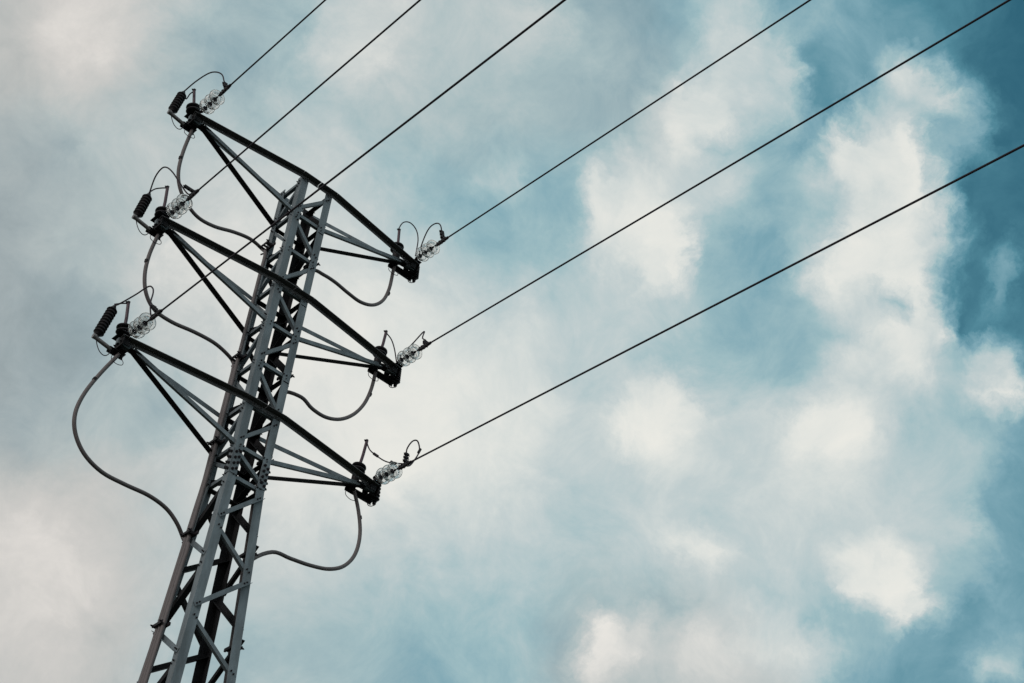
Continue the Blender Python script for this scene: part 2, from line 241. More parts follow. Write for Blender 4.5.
STEEL = material('galvanised_steel', (0.150, 0.188, 0.213), 0.6, 0.1, 0.36, 7.0, 0.0, (1, 1, .25))
DARKSTEEL = material('shade_toned_dark_steel', (0.016, 0.017, 0.020), 0.75, 0.0, 0.2, 3.0)  # near-black steel; interior and underside shade painted into back and inner members
CHORD = material('shade_toned_chord_steel', (0.105, 0.112, 0.12), 0.6, 0.1, 0.25, 4.0)  # chord steel darkened, shade of the undersides put into its colour
IRON = material('cast_iron', (0.022, 0.02, 0.025), 0.55, 0.1, 0.2, 8.0)
RUBBER = material('black_silicone_rubber', (0.012, 0.011, 0.014), 0.5, 0, 0.3, 10.0)
JACKET = material('weathered_cable_jacket', (0.125, 0.112, 0.118), 0.6, 0, 0.18, 4.0)
PURPLE = material('maroon_heatshrink_sleeve', (0.055, 0.026, 0.045), 0.45, 0, 0.25, 12.0)
WIRE = material('oxidised_aluminium_wire', (0.032, 0.025, 0.036), 0.6, 0.0, 0.1, 3.0)
ROD = material('grey_resin', (0.19, 0.19, 0.2), 0.5, 0, 0.2, 14.0)
GRASS = material('grass_ground', (0.035, 0.036, 0.022), 0.95, 0, 0.45, 0.8, 0.3)
CONC = material('concrete', (0.33, 0.32, 0.30), 0.9, 0, 0.2, 4.0, 0.4)
GLASS = bpy.data.materials.new('toughened_glass'); GLASS.use_nodes = True
_b = GLASS.node_tree.nodes['Principled BSDF']
_b.inputs['Base Color'].default_value = (0.97, 0.98, 0.975, 1); _b.inputs['Roughness'].default_value = 0.03
_b.inputs['Transmission Weight'].default_value = 0.85; _b.inputs['IOR'].default_value = 1.33
_tn = GLASS.node_tree.nodes.new('ShaderNodeTexNoise'); _tn.inputs['Scale'].default_value = 9
_mr = GLASS.node_tree.nodes.new('ShaderNodeMapRange'); _mr.inputs['To Min'].default_value = .01; _mr.inputs['To Max'].default_value = .09
GLASS.node_tree.links.new(_tn.outputs['Fac'], _mr.inputs['Value']); GLASS.node_tree.links.new(_mr.outputs[0], _b.inputs['Roughness'])


# ---------------------------------------------------------------- helpers
def thing(name, label, cat, loc, group=None):
    o = bpy.data.objects.new(name, None); C.objects.link(o)
    o.empty_display_size = .2; o.location = loc
    o['label'] = label; o['category'] = cat
    if group: o['group'] = group
    return o


def origin(o):
    v = Vector(o.location)
    while o.parent: o = o.parent; v += o.location
    return v


def obj(name, bm, mat, parent=None, smooth=False, base=None):
    """link a bmesh drawn in world coordinates as ONE mesh object"""
    me = bpy.data.meshes.new(name)
    b = Vector(base) if base is not None else Vector((0, 0, 0))
    bmesh.ops.translate(bm, verts=bm.verts, vec=-b)
    bmesh.ops.recalc_face_normals(bm, faces=bm.faces)
    if smooth:
        for fc in bm.faces: fc.smooth = True
    bm.to_mesh(me); bm.free(); me.materials.append(mat)
    if smooth:
        try: me.set_sharp_from_angle(angle=math.radians(40))
        except Exception: pass
    o = bpy.data.objects.new(name, me); C.objects.link(o)
    if parent:
        o.parent = parent; o.location = b - origin(parent)
    else:
        o.location = b
    return o


def frame(ax, ref):
    ax = Vector(ax).normalized(); ref = Vector(ref)
    a = (ref - ax * ref.dot(ax)).normalized()
    return ax, a, ax.cross(a)


def prism(bm, p0, p1, poly, a, b):
    """sweep a 2-D polygon (a,b axes) from p0 to p1"""
    p0, p1 = Vector(p0), Vector(p1)
    r0 = [bm.verts.new(p0 + a * x + b * y) for x, y in poly]
    r1 = [bm.verts.new(p1 + a * x + b * y) for x, y in poly]
    n = len(poly)
    for i in range(n): bm.faces.new((r0[i], r0[(i + 1) % n], r1[(i + 1) % n], r1[i]))
    if n == 6:      # an L: close the ends as two quads
        for r in (r0, r1):
            bm.faces.new((r[0], r[1], r[2], r[3])); bm.faces.new((r[0], r[3], r[4], r[5]))
    else:
        bm.faces.new(r0); bm.faces.new(r1)


def angle_bar(bm, p0, p1, d1, d2, w1, w2, t):
    """L section: heel on the line p0-p1, one flange reaching along d1, the other along d2"""
    ax = (Vector(p1) - Vector(p0)).normalized()
    d1 = Vector(d1); a = (d1 - ax * d1.dot(ax)).normalized()
    b = ax.cross(a)
    if b.dot(Vector(d2)) < 0: b = -b
    prism(bm, p0, p1, [(0, 0), (w1, 0), (w1, t), (t, t), (t, w2), (0, w2)], a, b)


def box(bm, c, sx, sy, sz, rot=None):
    g = bmesh.ops.create_cube(bm, size=1.0)
    M_ = Matrix.Translation(Vector(c)) @ (rot.to_4x4() if rot else Matrix()) @ Matrix.Diagonal((sx, sy, sz, 1))
    bmesh.ops.transform(bm, matrix=M_, verts=g['verts'])


def lathe(bm, p, ax, prof, seg=20):
    """profile of (radius, distance along axis) turned round the axis"""
    ax, a, b = frame(ax, (0.3, 0.5, 0.8) if abs(Vector(ax).normalized().z) < .9 else (1, 0, 0))
    p = Vector(p); rings = []
    for r, h in prof:
        if r < 1e-5: rings.append([bm.verts.new(p + ax * h)])
        else: rings.append([bm.verts.new(p + ax * h + (a * math.cos(2 * math.pi * k / seg) + b * math.sin(2 * math.pi * k / seg)) * r) for k in range(seg)])
    for q, s in zip(rings, rings[1:]):
        for k in range(seg):
            j = (k + 1) % seg
            if len(q) == 1 and len(s) == 1: continue
            if len(q) == 1: bm.faces.new((q[0], s[j], s[k]))
            elif len(s) == 1: bm.faces.new((q[k], q[j], s[0]))
            else: bm.faces.new((q[k], q[j], s[j], s[k]))


def rod(bm, p0, p1, r, seg=10, r1=None):
    v = Vector(p1) - Vector(p0); L_ = v.length
    lathe(bm, p0, v, [(0, 0), (r, 0), (r if r1 is None else r1, L_), (0, L_)], seg)


def spline(pts, n=8):
    P = [Vector(p) for p in pts]; P = [P[0] * 2 - P[1]] + P + [P[-1] * 2 - P[-2]]
    out = []
    for i in range(1, len(P) - 2):
        for k in range(n):
            t = k / n
            out.append(.5 * ((2 * P[i]) + (P[i + 1] - P[i - 1]) * t + (2 * P[i - 1] - 5 * P[i] + 4 * P[i + 1] - P[i + 2]) * t * t
                             + (3 * P[i] - P[i - 1] - 3 * P[i + 1] + P[i + 2]) * t ** 3))
    out.append(P[-2]); return out


def smooth_pts(pts, it=2):
    P = [Vector(p) for p in pts]
    for _ in range(it):
        P = [P[0]] + [P[i] * .5 + (P[i - 1] + P[i + 1]) * .25 for i in range(1, len(P) - 1)] + [P[-1]]
    return P


def tube(bm, pts, r, seg=10):
    pts = [Vector(p) for p in pts]; n = len(pts)
    tan = [(pts[min(i + 1, n - 1)] - pts[max(i - 1, 0)]).normalized() for i in range(n)]
    a = tan[0].orthogonal().normalized(); prev = None
    for i, p in enumerate(pts):
        a = (a - tan[i] * a.dot(tan[i])).normalized(); b = tan[i].cross(a)
        ring = [bm.verts.new(p + (a * math.cos(2 * math.pi * k / seg) + b * math.sin(2 * math.pi * k / seg)) * r) for k in range(seg)]
        if prev:
            for k in range(seg): bm.faces.new((prev[k], prev[(k + 1) % seg], ring[(k + 1) % seg], ring[k]))
        else: bm.faces.new(ring)
        prev = ring
    bm.faces.new(prev)


def bolt(bm, p, n, r=.014, h=.014):
    lathe(bm, Vector(p), n, [(0, 0), (r, 0), (r, h), (r * .5, h), (r * .5, h + .012), (0, h + .012)], 6)


def new(): return bmesh.new()


# ---------------------------------------------------------------- ground
bm = new()
g = 44; size = 3000.0
def gz(x, y):
    r = math.hypot(x, y)
    return .12 * math.sin(x * .11 + 1) * math.sin(y * .13) * min(1, max(0, (r - 6) / 20)) - .0
cs = [math.copysign(abs(k / (g / 2)) ** 3, k) * size for k in range(-g // 2, g // 2 + 1)]
gv = [[bm.verts.new((x, y, gz(x, y))) for x in cs] for y in cs]
for j in range(g):
    for i in range(g): bm.faces.new((gv[j][i], gv[j][i + 1], gv[j + 1][i + 1], gv[j + 1][i]))
gr = obj('ground', bm, GRASS, smooth=True); gr['kind'] = 'structure'

# ---------------------------------------------------------------- pylon
H0, TOP, ZS = 0.266, 18.1, 13.03
SLOPE = (0.3995 - 0.2664) / (13.05 - 10.18)
def hw(z): return H0 if z >= ZS else H0 + SLOPE * (ZS - z)
CORN = {'A': (-1, 1), 'B': (-1, -1), 'C': (1, -1), 'D': (1, 1)}
def corner(k, z, inset=0.0):
    a, b = CORN[k]; h = hw(z) - inset
    return Vector((a * h, b * h, z))
TIPZ = [18.1, 16.12, 14.118]
W, T = .110, .010
FACES = [('B', 'C', (0, -1, 0)), ('A', 'B', (-1, 0, 0)), ('D', 'A', (0, 1, 0)), ('C', 'D', (1, 0, 0))]

pylon = thing('lattice_pylon', 'slim grey galvanised steel lattice pylon with three tiers of crossarms', 'pylon', (0, 0, 0))

bm = new()
box(bm, (0, 0, .09), 2.6, 2.6, .5)
obj('concrete_foundation', bm, CONC, pylon, base=(0, 0, 0))

for k, (a, b) in CORN.items():
    bm = new(); plates = []
    angle_bar(bm, corner(k, TOP + .02), corner(k, ZS), (-a, 0, 0), (0, -b, 0), W, W, T)
    z_low = .3
    angle_bar(bm, corner(k, ZS - .002), corner(k, z_low), (-a, 0, 0), (0, -b, 0), W + .006, W + .006, T)
    # splice plates with bolt rows where head and body meet
    for fl in (0, 1):
        n = Vector((0, b, 0)) if fl == 0 else Vector((a, 0, 0))
        tdir = Vector((-a, 0, 0)) if fl == 0 else Vector((0, -b, 0))
        c0 = corner(k, ZS)
        base = c0 + tdir * .006 + n * .002
        bs = new(); plates.append((bs, base))
        prism(bs, base + Vector((0, 0, .34)), base + Vector((0, 0, -.02)), [(0, 0), (.094, 0), (.094, .007), (0, .007)], tdir, n)
        for col in (.028, .078):
            for row in range(4):
                bolt(bs, c0 + tdir * col + n * .009 + Vector((0, 0, .03 + row * .085 + (.03 if col > .05 else 0))), n, .019, .018)
    # bolts at the lattice nodes
    zz = [TOP - .06 - .66 * i for i in range(8)]
    for z in zz:
        for n, tdir in ((Vector((0, b, 0)), Vector((-a, 0, 0))), (Vector((a, 0, 0)), Vector((0, -b, 0)))):
            bolt(bm, corner(k, z) + tdir * .06, n, .012, .010)
    leg = obj('leg', bm, DARKSTEEL if k == 'D' else STEEL, pylon, base=corner(k, z_low))  # back leg coloured dark to carry the tower's inner shade
    for bs, base in plates:
        pl = obj('splice_plate', bs, STEEL, leg, base=base)
        pl.data.materials.append(IRON)
        for pg in pl.data.polygons:
            if pg.index > 5: pg.material_index = 1

# lattice of the parallel head: zigzag with a level bar at every node
def node_levels():
    lv = []
    for i in range(2):
        t = TIPZ[i]; nx = TIPZ[i + 1]
        lv += [t - .03, t - .674, (t - .674 + nx) / 2]
    return lv + [TIPZ[2] - .03, TIPZ[2] - .674, ZS - .02]
HEAD = node_levels()
BODY = [12.94, 12.30, 11.75, 11.03, 10.42, 9.70, 8.95, 8.05, 7.10, 6.05, 4.95, 3.75, 2.45, 1.0]

def face_bar(name, k0, z0, k1, z1, n, w, inward, low, parent=pylon, ext=0.0, w2=None, off=None, mat=None):
    """bar across one tower face between two legs; flat flange in the face, the other flange standing inward or outward"""
    n = Vector(n)
    o = off if off is not None else (-T - .002 if inward else .002)
    p0, p1 = corner(k0, z0), corner(k1, z1)
    v = (p1 - p0).normalized()
    p0 = p0 + v * (.03 - ext) + n * o; p1 = p1 - v * (.03 - ext) + n * o
    up = Vector((0, 0, 1)) if low else Vector((0, 0, -1))
    up = (up - v * up.dot(v)).normalized()
    p0 -= up * w / 2; p1 -= up * w / 2
    bm = new()
    angle_bar(bm, p0, p1, up, (-n if inward else n), w, w2 or w, .006)
    nb = len(bm.faces); bm.faces.ensure_lookup_table()
    for q in (p0 + v * .035, p1 - v * .035):
        for dv in (0, .045): bolt(bm, q + (v * dv if (q - p0).length < .1 else -v * dv) + up * w * .55 + n * (.004 if not inward else T + .006), n, .011, .012)
    o = obj(name, bm, mat or STEEL, parent, base=p0)
    o.data.materials.append(IRON)
    for pg in o.data.polygons:
        if pg.index >= nb: pg.material_index = 1
    return o

for fi, (k0, k1, n) in enumerate(FACES):
    # zigzag phase steps round the tower as in the photograph
    odd = fi % 2 == 1
    ka, kb = (k1, k0)
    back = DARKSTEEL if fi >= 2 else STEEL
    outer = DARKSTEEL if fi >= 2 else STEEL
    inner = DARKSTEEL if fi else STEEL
    for i in range(len(HEAD) - 1):
        s, e = (ka, kb) if i % 2 == 0 else (kb, ka)
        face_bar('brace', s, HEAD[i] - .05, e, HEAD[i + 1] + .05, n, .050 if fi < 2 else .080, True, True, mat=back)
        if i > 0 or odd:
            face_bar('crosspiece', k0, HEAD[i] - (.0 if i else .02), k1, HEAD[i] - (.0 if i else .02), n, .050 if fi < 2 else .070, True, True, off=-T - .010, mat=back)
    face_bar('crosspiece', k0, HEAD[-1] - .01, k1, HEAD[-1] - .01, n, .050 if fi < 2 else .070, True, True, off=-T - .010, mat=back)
    for i in range(len(BODY) - 1):
        s, e = (ka, kb) if i % 2 == 0 else (kb, ka)
        lowz = BODY[i + 1] + .03
        if odd: shallow = i % 2 == 1
        else: shallow = i % 2 == 0
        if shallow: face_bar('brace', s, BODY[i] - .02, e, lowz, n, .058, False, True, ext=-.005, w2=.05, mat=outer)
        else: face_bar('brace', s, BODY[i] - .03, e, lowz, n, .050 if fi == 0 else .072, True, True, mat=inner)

# crossarms
UX, UY, UZ = Vector((1, 0, 0)), Vector((0, 1, 0)), Vector((0, 0, 1))
for i, zt in enumerate(TIPZ):
    for s in (-1, 1):
        X = UX * s
        tip = Vector((s * 1.93, 0, zt))
        bm = new()          # near chord, bolted outside the face, heel at the leg side
        y0 = -H0 - .004
        h = Vector((s * (H0 + .02), y0, zt + .015)); q = Vector((s * 1.99, -.035, zt + .015))
        inn = Vector((-s * .012, y0, zt + .015)) if s > 0 else Vector((-.004, y0, zt + .015))
        angle_bar(bm, h, q, (0, -1, 0), (0, 0, -1), .088, .06, .008)
        angle_bar(bm, h + X * .005, inn if s < 0 else Vector((.004, y0, zt + .015)), (0, -1, 0), (0, 0, -1), .088, .06, .008)
        for px in (H0 - .04, H0 - .08, .05): bolt(bm, (s * px, y0 - .008, zt - .025), (0, -1, 0), .013, .012)
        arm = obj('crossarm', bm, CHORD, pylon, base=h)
        bm = new()          # far chord
        y0 = H0 + .004
        angle_bar(bm, (s * (H0 + .02), y0, zt + .015), (s * 1.97, .035, zt + .015), (0, 1, 0), (0, 0, -1), .06, .065, .007)
        angle_bar(bm, (s * (H0 + .015), y0, zt + .015), (s * .004, y0, zt + .015), (0, 1, 0), (0, 0, -1), .06, .065, .007)
        obj('far_chord', bm, STEEL, arm, base=(s * H0, y0, zt))
        zl = zt - .674
        bm = new()          # near strut
        angle_bar(bm, (s * (H0 + .004), -H0 + .03, zl), (s * 1.80, -.045, zt - .075), (0, 0, 1), (0, 1, 0), .055, .04, .006)
        obj('near_strut', bm, STEEL, arm, base=(s * H0, -H0, zl))
        bm = new()          # far strut, flange level, underside shade put into its colour
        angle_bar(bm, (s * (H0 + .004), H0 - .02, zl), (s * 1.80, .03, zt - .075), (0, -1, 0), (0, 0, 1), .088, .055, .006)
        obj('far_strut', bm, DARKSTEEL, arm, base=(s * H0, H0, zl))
        bm = new()          # gussets and end channel at the tip
        gs = new(); box(gs, (s * 1.91, 0, zt - .030), .20, .055, .08); obj('gusset', gs, STEEL, arm, base=tip)
        box(bm, (s * 1.76, -.02, zt - .075), .16, .10, .010)
        prism(bm, (s * 1.99, -.13, zt + .0), (s * 1.99, .12, zt + .0), [(-.05, .05), (.05, .05), (.05, .06), (-.04, .06)], UX, UZ)
        xe = 1.975 if s < 0 else 2.02
        box(bm, (s * xe, -.01, zt - .030), .014, .20, .17)
        box(bm, (s * 1.93, -.09, zt - .030), .09, .012, .13)
        box(bm, (s * 1.93, .08, zt - .030), .09, .012, .13)
        for dy in (-.07, 0, .07): bolt(bm, (s * (xe + .008), dy, zt - .06), X, .014, .014)
        for dx in (1.80, 1.87): bolt(bm, (s * dx, -.032, zt - .03), (0, -1, 0), .014, .014)
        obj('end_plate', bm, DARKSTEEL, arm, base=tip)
        # equipment bracket under the tip, always running towards -x
        bm = new()
        xb0, xb1 = (-2.06, -1.84) if s < 0 else (1.62, 2.06)
        angle_bar(bm, (xb0, .10, zt - .130), (xb1, .10, zt - .130), (0, -1, 0), (0, 0, -1), .08, .05, .008)
        box(bm, ((-1.90) if s < 0 else 1.97, .04, zt - .120), .09, .15, .012)
        bolt(bm, (xb1 - .03, .05, zt - .140), (0, 0, -1), .016, .03)
        bolt(bm, (xb0 + .05, .05, zt - .140), (0, 0, -1), .014, .02)
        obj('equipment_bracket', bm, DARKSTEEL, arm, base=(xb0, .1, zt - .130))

# cable cleats down the outside of both sides
for z in (16.96, 14.97, 13.60, 12.22, 10.95, 9.6, 8.2, 6.8, 5.4, 4.0, 2.6):
    for s in (-1, 1):
        h = hw(z); bm = new()
        ys = (.07, .13, .19) if s < 0 else (-.08, -.02, .04)
        yc = ys[1]; ys = [y + (0 if s < 0 else H0 - h) for y in ys]; yc = ys[1]
        box(bm, (s * (h + .016), yc, z), .022, .24, .04)
        box(bm, (s * (h + .105), yc, z), .014, .21, .035)
        for y in ys + [yc - .09]:
            box(bm, (s * (h + .060), y + .03, z), .09, .010, .035)
        bolt(bm, (s * (h + .112), yc - .09, z), (s, 0, 0), .012, .02)
        bolt(bm, (s * (h + .112), yc + .09, z), (s, 0, 0), .012, .02)
        rod(bm, (s * h, yc - .14 * (1 if s > 0 else -1), z - .01), (s * (h + .03), yc - .19 * (1 if s > 0 else -1), z - .03), .012, 6)
        obj('cable_cleat', bm, IRON, pylon, base=(s * h, yc, z))

# ---------------------------------------------------------------- things on the arms
TIER = ['top', 'middle', 'lowest']
SIDE = {-1: 'left', 1: 'right'}
WD = Vector((-0.066, -1, -0.139)).normalized()

def clean(pts, it=1): return spline(smooth_pts(pts, it), 6)

# glass insulator strings: one built, five copied
def insulator_string(at):
    t = thing('insulator_string', '', 'insulator', at)
    at = Vector(at); d = WD
    bm = new(); rod(bm, at - d * .06, at + d * .10, .011, 8)
    lathe(bm, at + d * .0, d, [(0, 0), (.022, 0), (.026, .02), (.018, .05), (0, .05)], 10)
    obj('shackle', bm, IRON, t, True, base=at)
    for k in range(3):
        p = at + d * (.10 + .135 * k)
        bm = new()
        R_ = .114
        prof = [(.030, .0), (.060, .006), (.086, .020), (.106, .040), (R_, .062), (R_, .068), (R_ - .006, .068), (.100, .048),
                (.084, .030), (.080, .056), (.075, .056), (.074, .025), (.050, .016), (.030, .012), (.030, 0)]
        lathe(bm, p, d, prof, 36)
        disc = obj('glass_disc', bm, GLASS, t, True, base=p)
        bm = new()
        lathe(bm, p, d, [(0, -.055), (.020, -.055), (.034, -.045), (.038, -.010), (.036, .006), (.0, .006)], 14)
        lathe(bm, p, d, [(0, .042), (.014, .042), (.012, .080), (0, .080)], 10)
        obj('cap', bm, IRON, disc, True, base=p)
    p = at + d * .48
    bm = new()
    rod(bm, p, p + d * .09, .012, 8)
    tube(bm, [p + d * .06 + UZ * .03, p + d * .05 - UZ * .012, p + d * .13 - UZ * .02, p + d * .23 - UZ * .012, p + d * .31 - UZ * .004], .020, 8)
    tube(bm, [p + d * .08, p + d * .32], .019, 8)
    for k in range(3):
        c = p + d * (.12 + .065 * k)
        bmesh.ops.create_cube  # noqa
        rod(bm, c - UZ * .05, c + UZ * .045, .009, 6)
        box(bm, c + UZ * .012, .05, .022, .022)
    obj('strain_clamp', bm, IRON, t, True, base=p)
    return t

def copy_tree(o, parent=None):
    c = o.copy(); C.objects.link(c)
    if parent: c.parent = parent
    for ch in [q for q in list(bpy.data.objects) if q.parent == o]: copy_tree(ch, c)
    return c

INS = [(s, i) for s in (-1, 1) for i in range(3)]
first = None
for s, i in INS:
    at = (s * 1.925, -.14, TIPZ[i] + .045)
    if first is None: first = t = insulator_string(at)
    else: t = copy_tree(first); t.location = at
    t['label'] = 'string of three clear glass discs on the %s %s crossarm' % (TIER[i] if i != 2 else 'lowest', SIDE[s])
    t['group'] = 'glass insulator strings at the crossarm tips'

# line conductors leaving towards and over the viewer
for s, i in INS:
    a = Vector((s * 1.925, -.14, TIPZ[i] + .045)) + WD * .58
    wx = {(-1, 0): -.055, (-1, 1): -.065, (-1, 2): -.0625, (1, 0): -.0575, (1, 1): -.060, (1, 2): -.0625}[s, i]
    pts = []
    for k in range(61):
        L_ = 60.0 * k / 60
        pts.append(Vector((a.x + wx * L_, a.y - L_, a.z - .139 * L_ + .139 / 95 * L_ * L_ * .08)))
    bm = new(); tube(bm, pts, .0115, 8)
    o = obj('power_line', bm, WIRE, smooth=True, base=a)
    o['label'] = 'bare dark wire running up and right from the %s %s crossarm' % (TIER[i], SIDE[s])
    o['category'] = 'power line'; o['group'] = 'line wires dead-ended on the pylon'

# power cables with their terminations
def termination(t, base, top, skew):
    """sealing end: glands, rain sheds, maroon stem and lug"""
    base = Vector(base); v = Vector(top) - base; L_ = v.length; d = v.normalized()
    bm = new()
    lathe(bm, base, d, [(0, -.05), (.034, -.05), (.040, 0), (.040, .10), (.055, .12), (.060, .25), (.045, .30), (.03, .34), (0, .34)], 16)
    obj('gland', bm, RUBBER, t, True, base=base)
    for k in range(2):
        bm = new(); c = base + d * (.29 + .065 * k)
        lathe(bm, c, d, [(.025, -.012), (.085, -.028), (.100, -.012), (.096, .006), (.060, .022), (.025, .03), (.025, -.012)], 20)
        obj('rain_shed', bm, RUBBER, t, True, base=c)
    bm = new(); tube(bm, [base + d * .33, base + d * (L_ * .7) + Vector(skew), Vector(top)], .021, 10)
    obj('sleeve', bm, PURPLE, t, True, base=base + d * .3)
    bm = new(); box(bm, Vector(top) + UZ * .01, .03, .03, .05); bolt(bm, Vector(top) + UZ * .01, (-1, 0, 0), .016, .03)
    obj('lug', bm, IRON, t, base=top)

CAB = {"R1": [[1.703, 0.06, 17.846], [1.701, 0.044, 17.481], [1.629, 0.029, 17.191], [1.471, 0.013, 16.98], [1.225, -0.003, 16.862], [0.988, -0.019, 16.898], [0.734, -0.034, 16.94], [0.534, -0.05, 16.904]], "R2": [[1.728, 0.06, 15.978], [1.717, 0.044, 15.643], [1.641, 0.029, 15.327], [1.493, 0.013, 15.042], [1.284, -0.003, 14.825], [1.043, -0.019, 14.706], [0.795, -0.034, 14.716], [0.601, -0.05, 14.789]], "R3": [[1.728, 0.06, 14.013], [1.866, 0.046, 13.732], [1.972, 0.033, 13.392], [1.945, 0.019, 13.051], [1.791, 0.005, 12.787], [1.571, -0.009, 12.626], [1.263, -0.022, 12.537], [0.951, -0.036, 12.489], [0.678, -0.05, 12.43]], "L1": [[-1.893, 0.06, 17.955], [-1.922, 0.087, 17.517], [-1.893, 0.113, 17.174], [-1.8, 0.14, 16.959], [-1.598, 0.167, 16.812], [-1.393, 0.193, 16.721], [-1.125, 0.22, 16.768], [-0.792, 0.247, 16.972], [-0.508, 0.273, 17.064], [-0.306, 0.3, 17.018]], "L2": [[-1.904, 0.06, 15.933], [-1.934, 0.087, 15.611], [-1.906, 0.113, 15.303], [-1.789, 0.14, 15.06], [-1.626, 0.167, 14.917], [-1.337, 0.193, 14.924], [-0.967, 0.22, 15.049], [-0.644, 0.247, 15.089], [-0.409, 0.273, 15.052], [-0.297, 0.3, 15.002]], "L3": [[-1.919, 0.06, 13.952], [-2.055, 0.085, 13.6], [-2.175, 0.109, 13.22], [-2.196, 0.134, 12.938], [-2.115, 0.158, 12.722], [-1.915, 0.183, 12.518], [-1.626, 0.207, 12.422], [-1.279, 0.232, 12.47], [-0.932, 0.256, 12.543], [-0.648, 0.281, 12.507], [-0.458, 0.305, 12.403], [-0.313, 0.33, 12.247]]}
for s, i in INS:
    key = ('L' if s < 0 else 'R') + '%d' % (i + 1)
    pts = [Vector(p) for p in CAB[key]]
    zt = TIPZ[i]
    sx = -1.90 if s < 0 else 1.715
    top_d = {'L1': (-2.035, .53), 'L2': (-1.972, .65), 'L3': (-1.995, .61), 'R1': (1.675, .56), 'R2': (1.778, .61), 'R3': (1.797, .69)}[key]
    base = Vector((sx, .06, zt - .10))
    t = thing('power_cable', 'thick grey-brown cable drooping from the %s %s crossarm with black sealing end' % (TIER[i], SIDE[s]), 'cable', base,
              'power cables looping from the crossarms down the pylon')
    zc = pts[-1].z
    if s < 0: yl = {0: .13, 1: .19, 2: .07}[i]
    else: yl = {0: -.02, 1: .04, 2: -.08}[i]
    def lane(z): return Vector((s * (hw(z) + .058), yl + (0 if s < 0 else H0 - hw(z)), z))
    path = [base + UZ * .02] + pts[:1] + smooth_pts(pts, 1)[1:-1] + pts[-1:]
    zz = zc - (.22 if s < 0 else (.65 if i == 2 else .35)); first_z = zz
    if s > 0: path.append(Vector((hw(zc) + .10, yl, zc - (.30 if i == 2 else .02))))
    while zz > .4: path.append(lane(zz)); zz -= .35 if first_z - zz < 3.2 else .9
    path.append(lane(.25))
    bm = new(); tube(bm, spline(path[:2] + path[2:], 5), .0255, 10)
    obj('jacket', bm, JACKET, t, True, base=base)
    termination(t, base, (top_d[0], .06, zt + top_d[1]), (.006, 0, 0))
    bm = new()          # tape band and the loose screen wire under the sealing end
    c = pts[1].lerp(pts[2], .3)
    lathe(bm, c, (pts[2] - pts[1]), [(.0, -.02), (.027, -.02), (.027, .02), (0, .02)], 12)
    obj('tape_band', bm, RUBBER, t, True, base=c)
    bm = new(); c0 = base - UZ * .08
    tube(bm, clean([c0 + UX * .03, c0 + Vector((.09, 0, -.05)), c0 + Vector((.06, -.05, -.14)), c0 + Vector((-.03, -.04, -.16)), c0 + Vector((-.10, 0, -.10)), c0 + Vector((-.09, .04, .0)), c0 + Vector((-.03, .03, .05))]), .0045, 6)
    obj('screen_wire', bm, WIRE, t, True, base=c0)

# surge arresters: left ones stand out beyond the tip, right ones sit behind the end channel
def arrester(t, p0, p1, r, fins):
    p0, p1 = Vector(p0), Vector(p1); d = (p1 - p0); L_ = d.length; d.normalize()
    prof = [(0, 0), (r * .45, 0), (r * .62, .02)]
    n = fins
    for k in range(n):
        a = .03 + (L_ - .06) * k / n; st = (L_ - .06) / n
        prof += [(r * .74, a), (r * 1.0, a + st * .30), (r * .98, a + st * .45), (r * .74, a + st * .7)]
    prof += [(r * .6, L_ - .02), (r * .4, L_), (0, L_)]
    bm = new(); lathe(bm, p0, d, prof, 24)
    obj('housing', bm, RUBBER, t, True, base=p0)
    bm = new(); rod(bm, p1 - d * .01, p1 + d * .05, .012, 8); lathe(bm, p1, d, [(0, 0), (.026, 0), (.026, .018), (0, .018)], 6)
    obj('top_terminal', bm, IRON, t, True, base=p1)
    bm = new(); rod(bm, p0 + d * .01, p0 - d * .05, .012, 8); lathe(bm, p0 - d * .03, d, [(0, 0), (.028, 0), (.028, .02), (0, .02)], 6)
    obj('base_bolt', bm, IRON, t, True, base=p0)

for s, i in INS:
    zt = TIPZ[i]
    if s < 0:
        tx, tz = {0: (-2.175, .40), 1: (-2.185, .39), 2: (-2.155, .47)}[i]
        p0 = Vector((-2.245, .06, zt - .065)); p1 = Vector((tx, .06, zt + tz - .03))
        r, fins = .068, (9 if i == 2 else 7)
    else:
        hgt = {0: .13, 1: .15, 2: .28}[i]
        p0 = Vector((2.10, .08, zt - .12)); p1 = Vector((2.07, .06, zt + hgt + .03)); r, fins = .066, 7
    t = thing('surge_arrester', 'black finned surge arrester on the %s %s crossarm' % (TIER[i], SIDE[s]), 'arrester', p0, 'surge arresters beside the crossarm tips')
    arrester(t, p0, p1, r, fins)
    if s < 0:
        bm = new()
        rod(bm, (-2.27, .06, zt - .105), (-2.03, .06, zt - .145), .027, 12)
        lathe(bm, (-2.275, .06, zt - .10), (-1, 0, 0), [(0, -.02), (.034, -.02), (.034, .02), (0, .02)], 10)
        obj('support_rod', bm, ROD, t, True, base=(-2.27, .06, zt - .1))
    bm = new()
    g0 = p0 - UZ * .05
    if s < 0: gp = [g0, g0 + Vector((.03, 0, -.08)), g0 + Vector((.09, 0, -.16)), g0 + Vector((.16, 0, -.18)), g0 + Vector((.22, .02, -.12)), Vector((-2.02, .06, zt - .16))]
    else: gp = [g0, g0 + Vector((-.02, 0, -.03)), g0 + Vector((-.10, .02, -.06)), Vector((2.00, .10, zt - .14))]
    tube(bm, clean(gp), .006, 6)
    obj('earth_lead', bm, WIRE, t, True, base=g0)

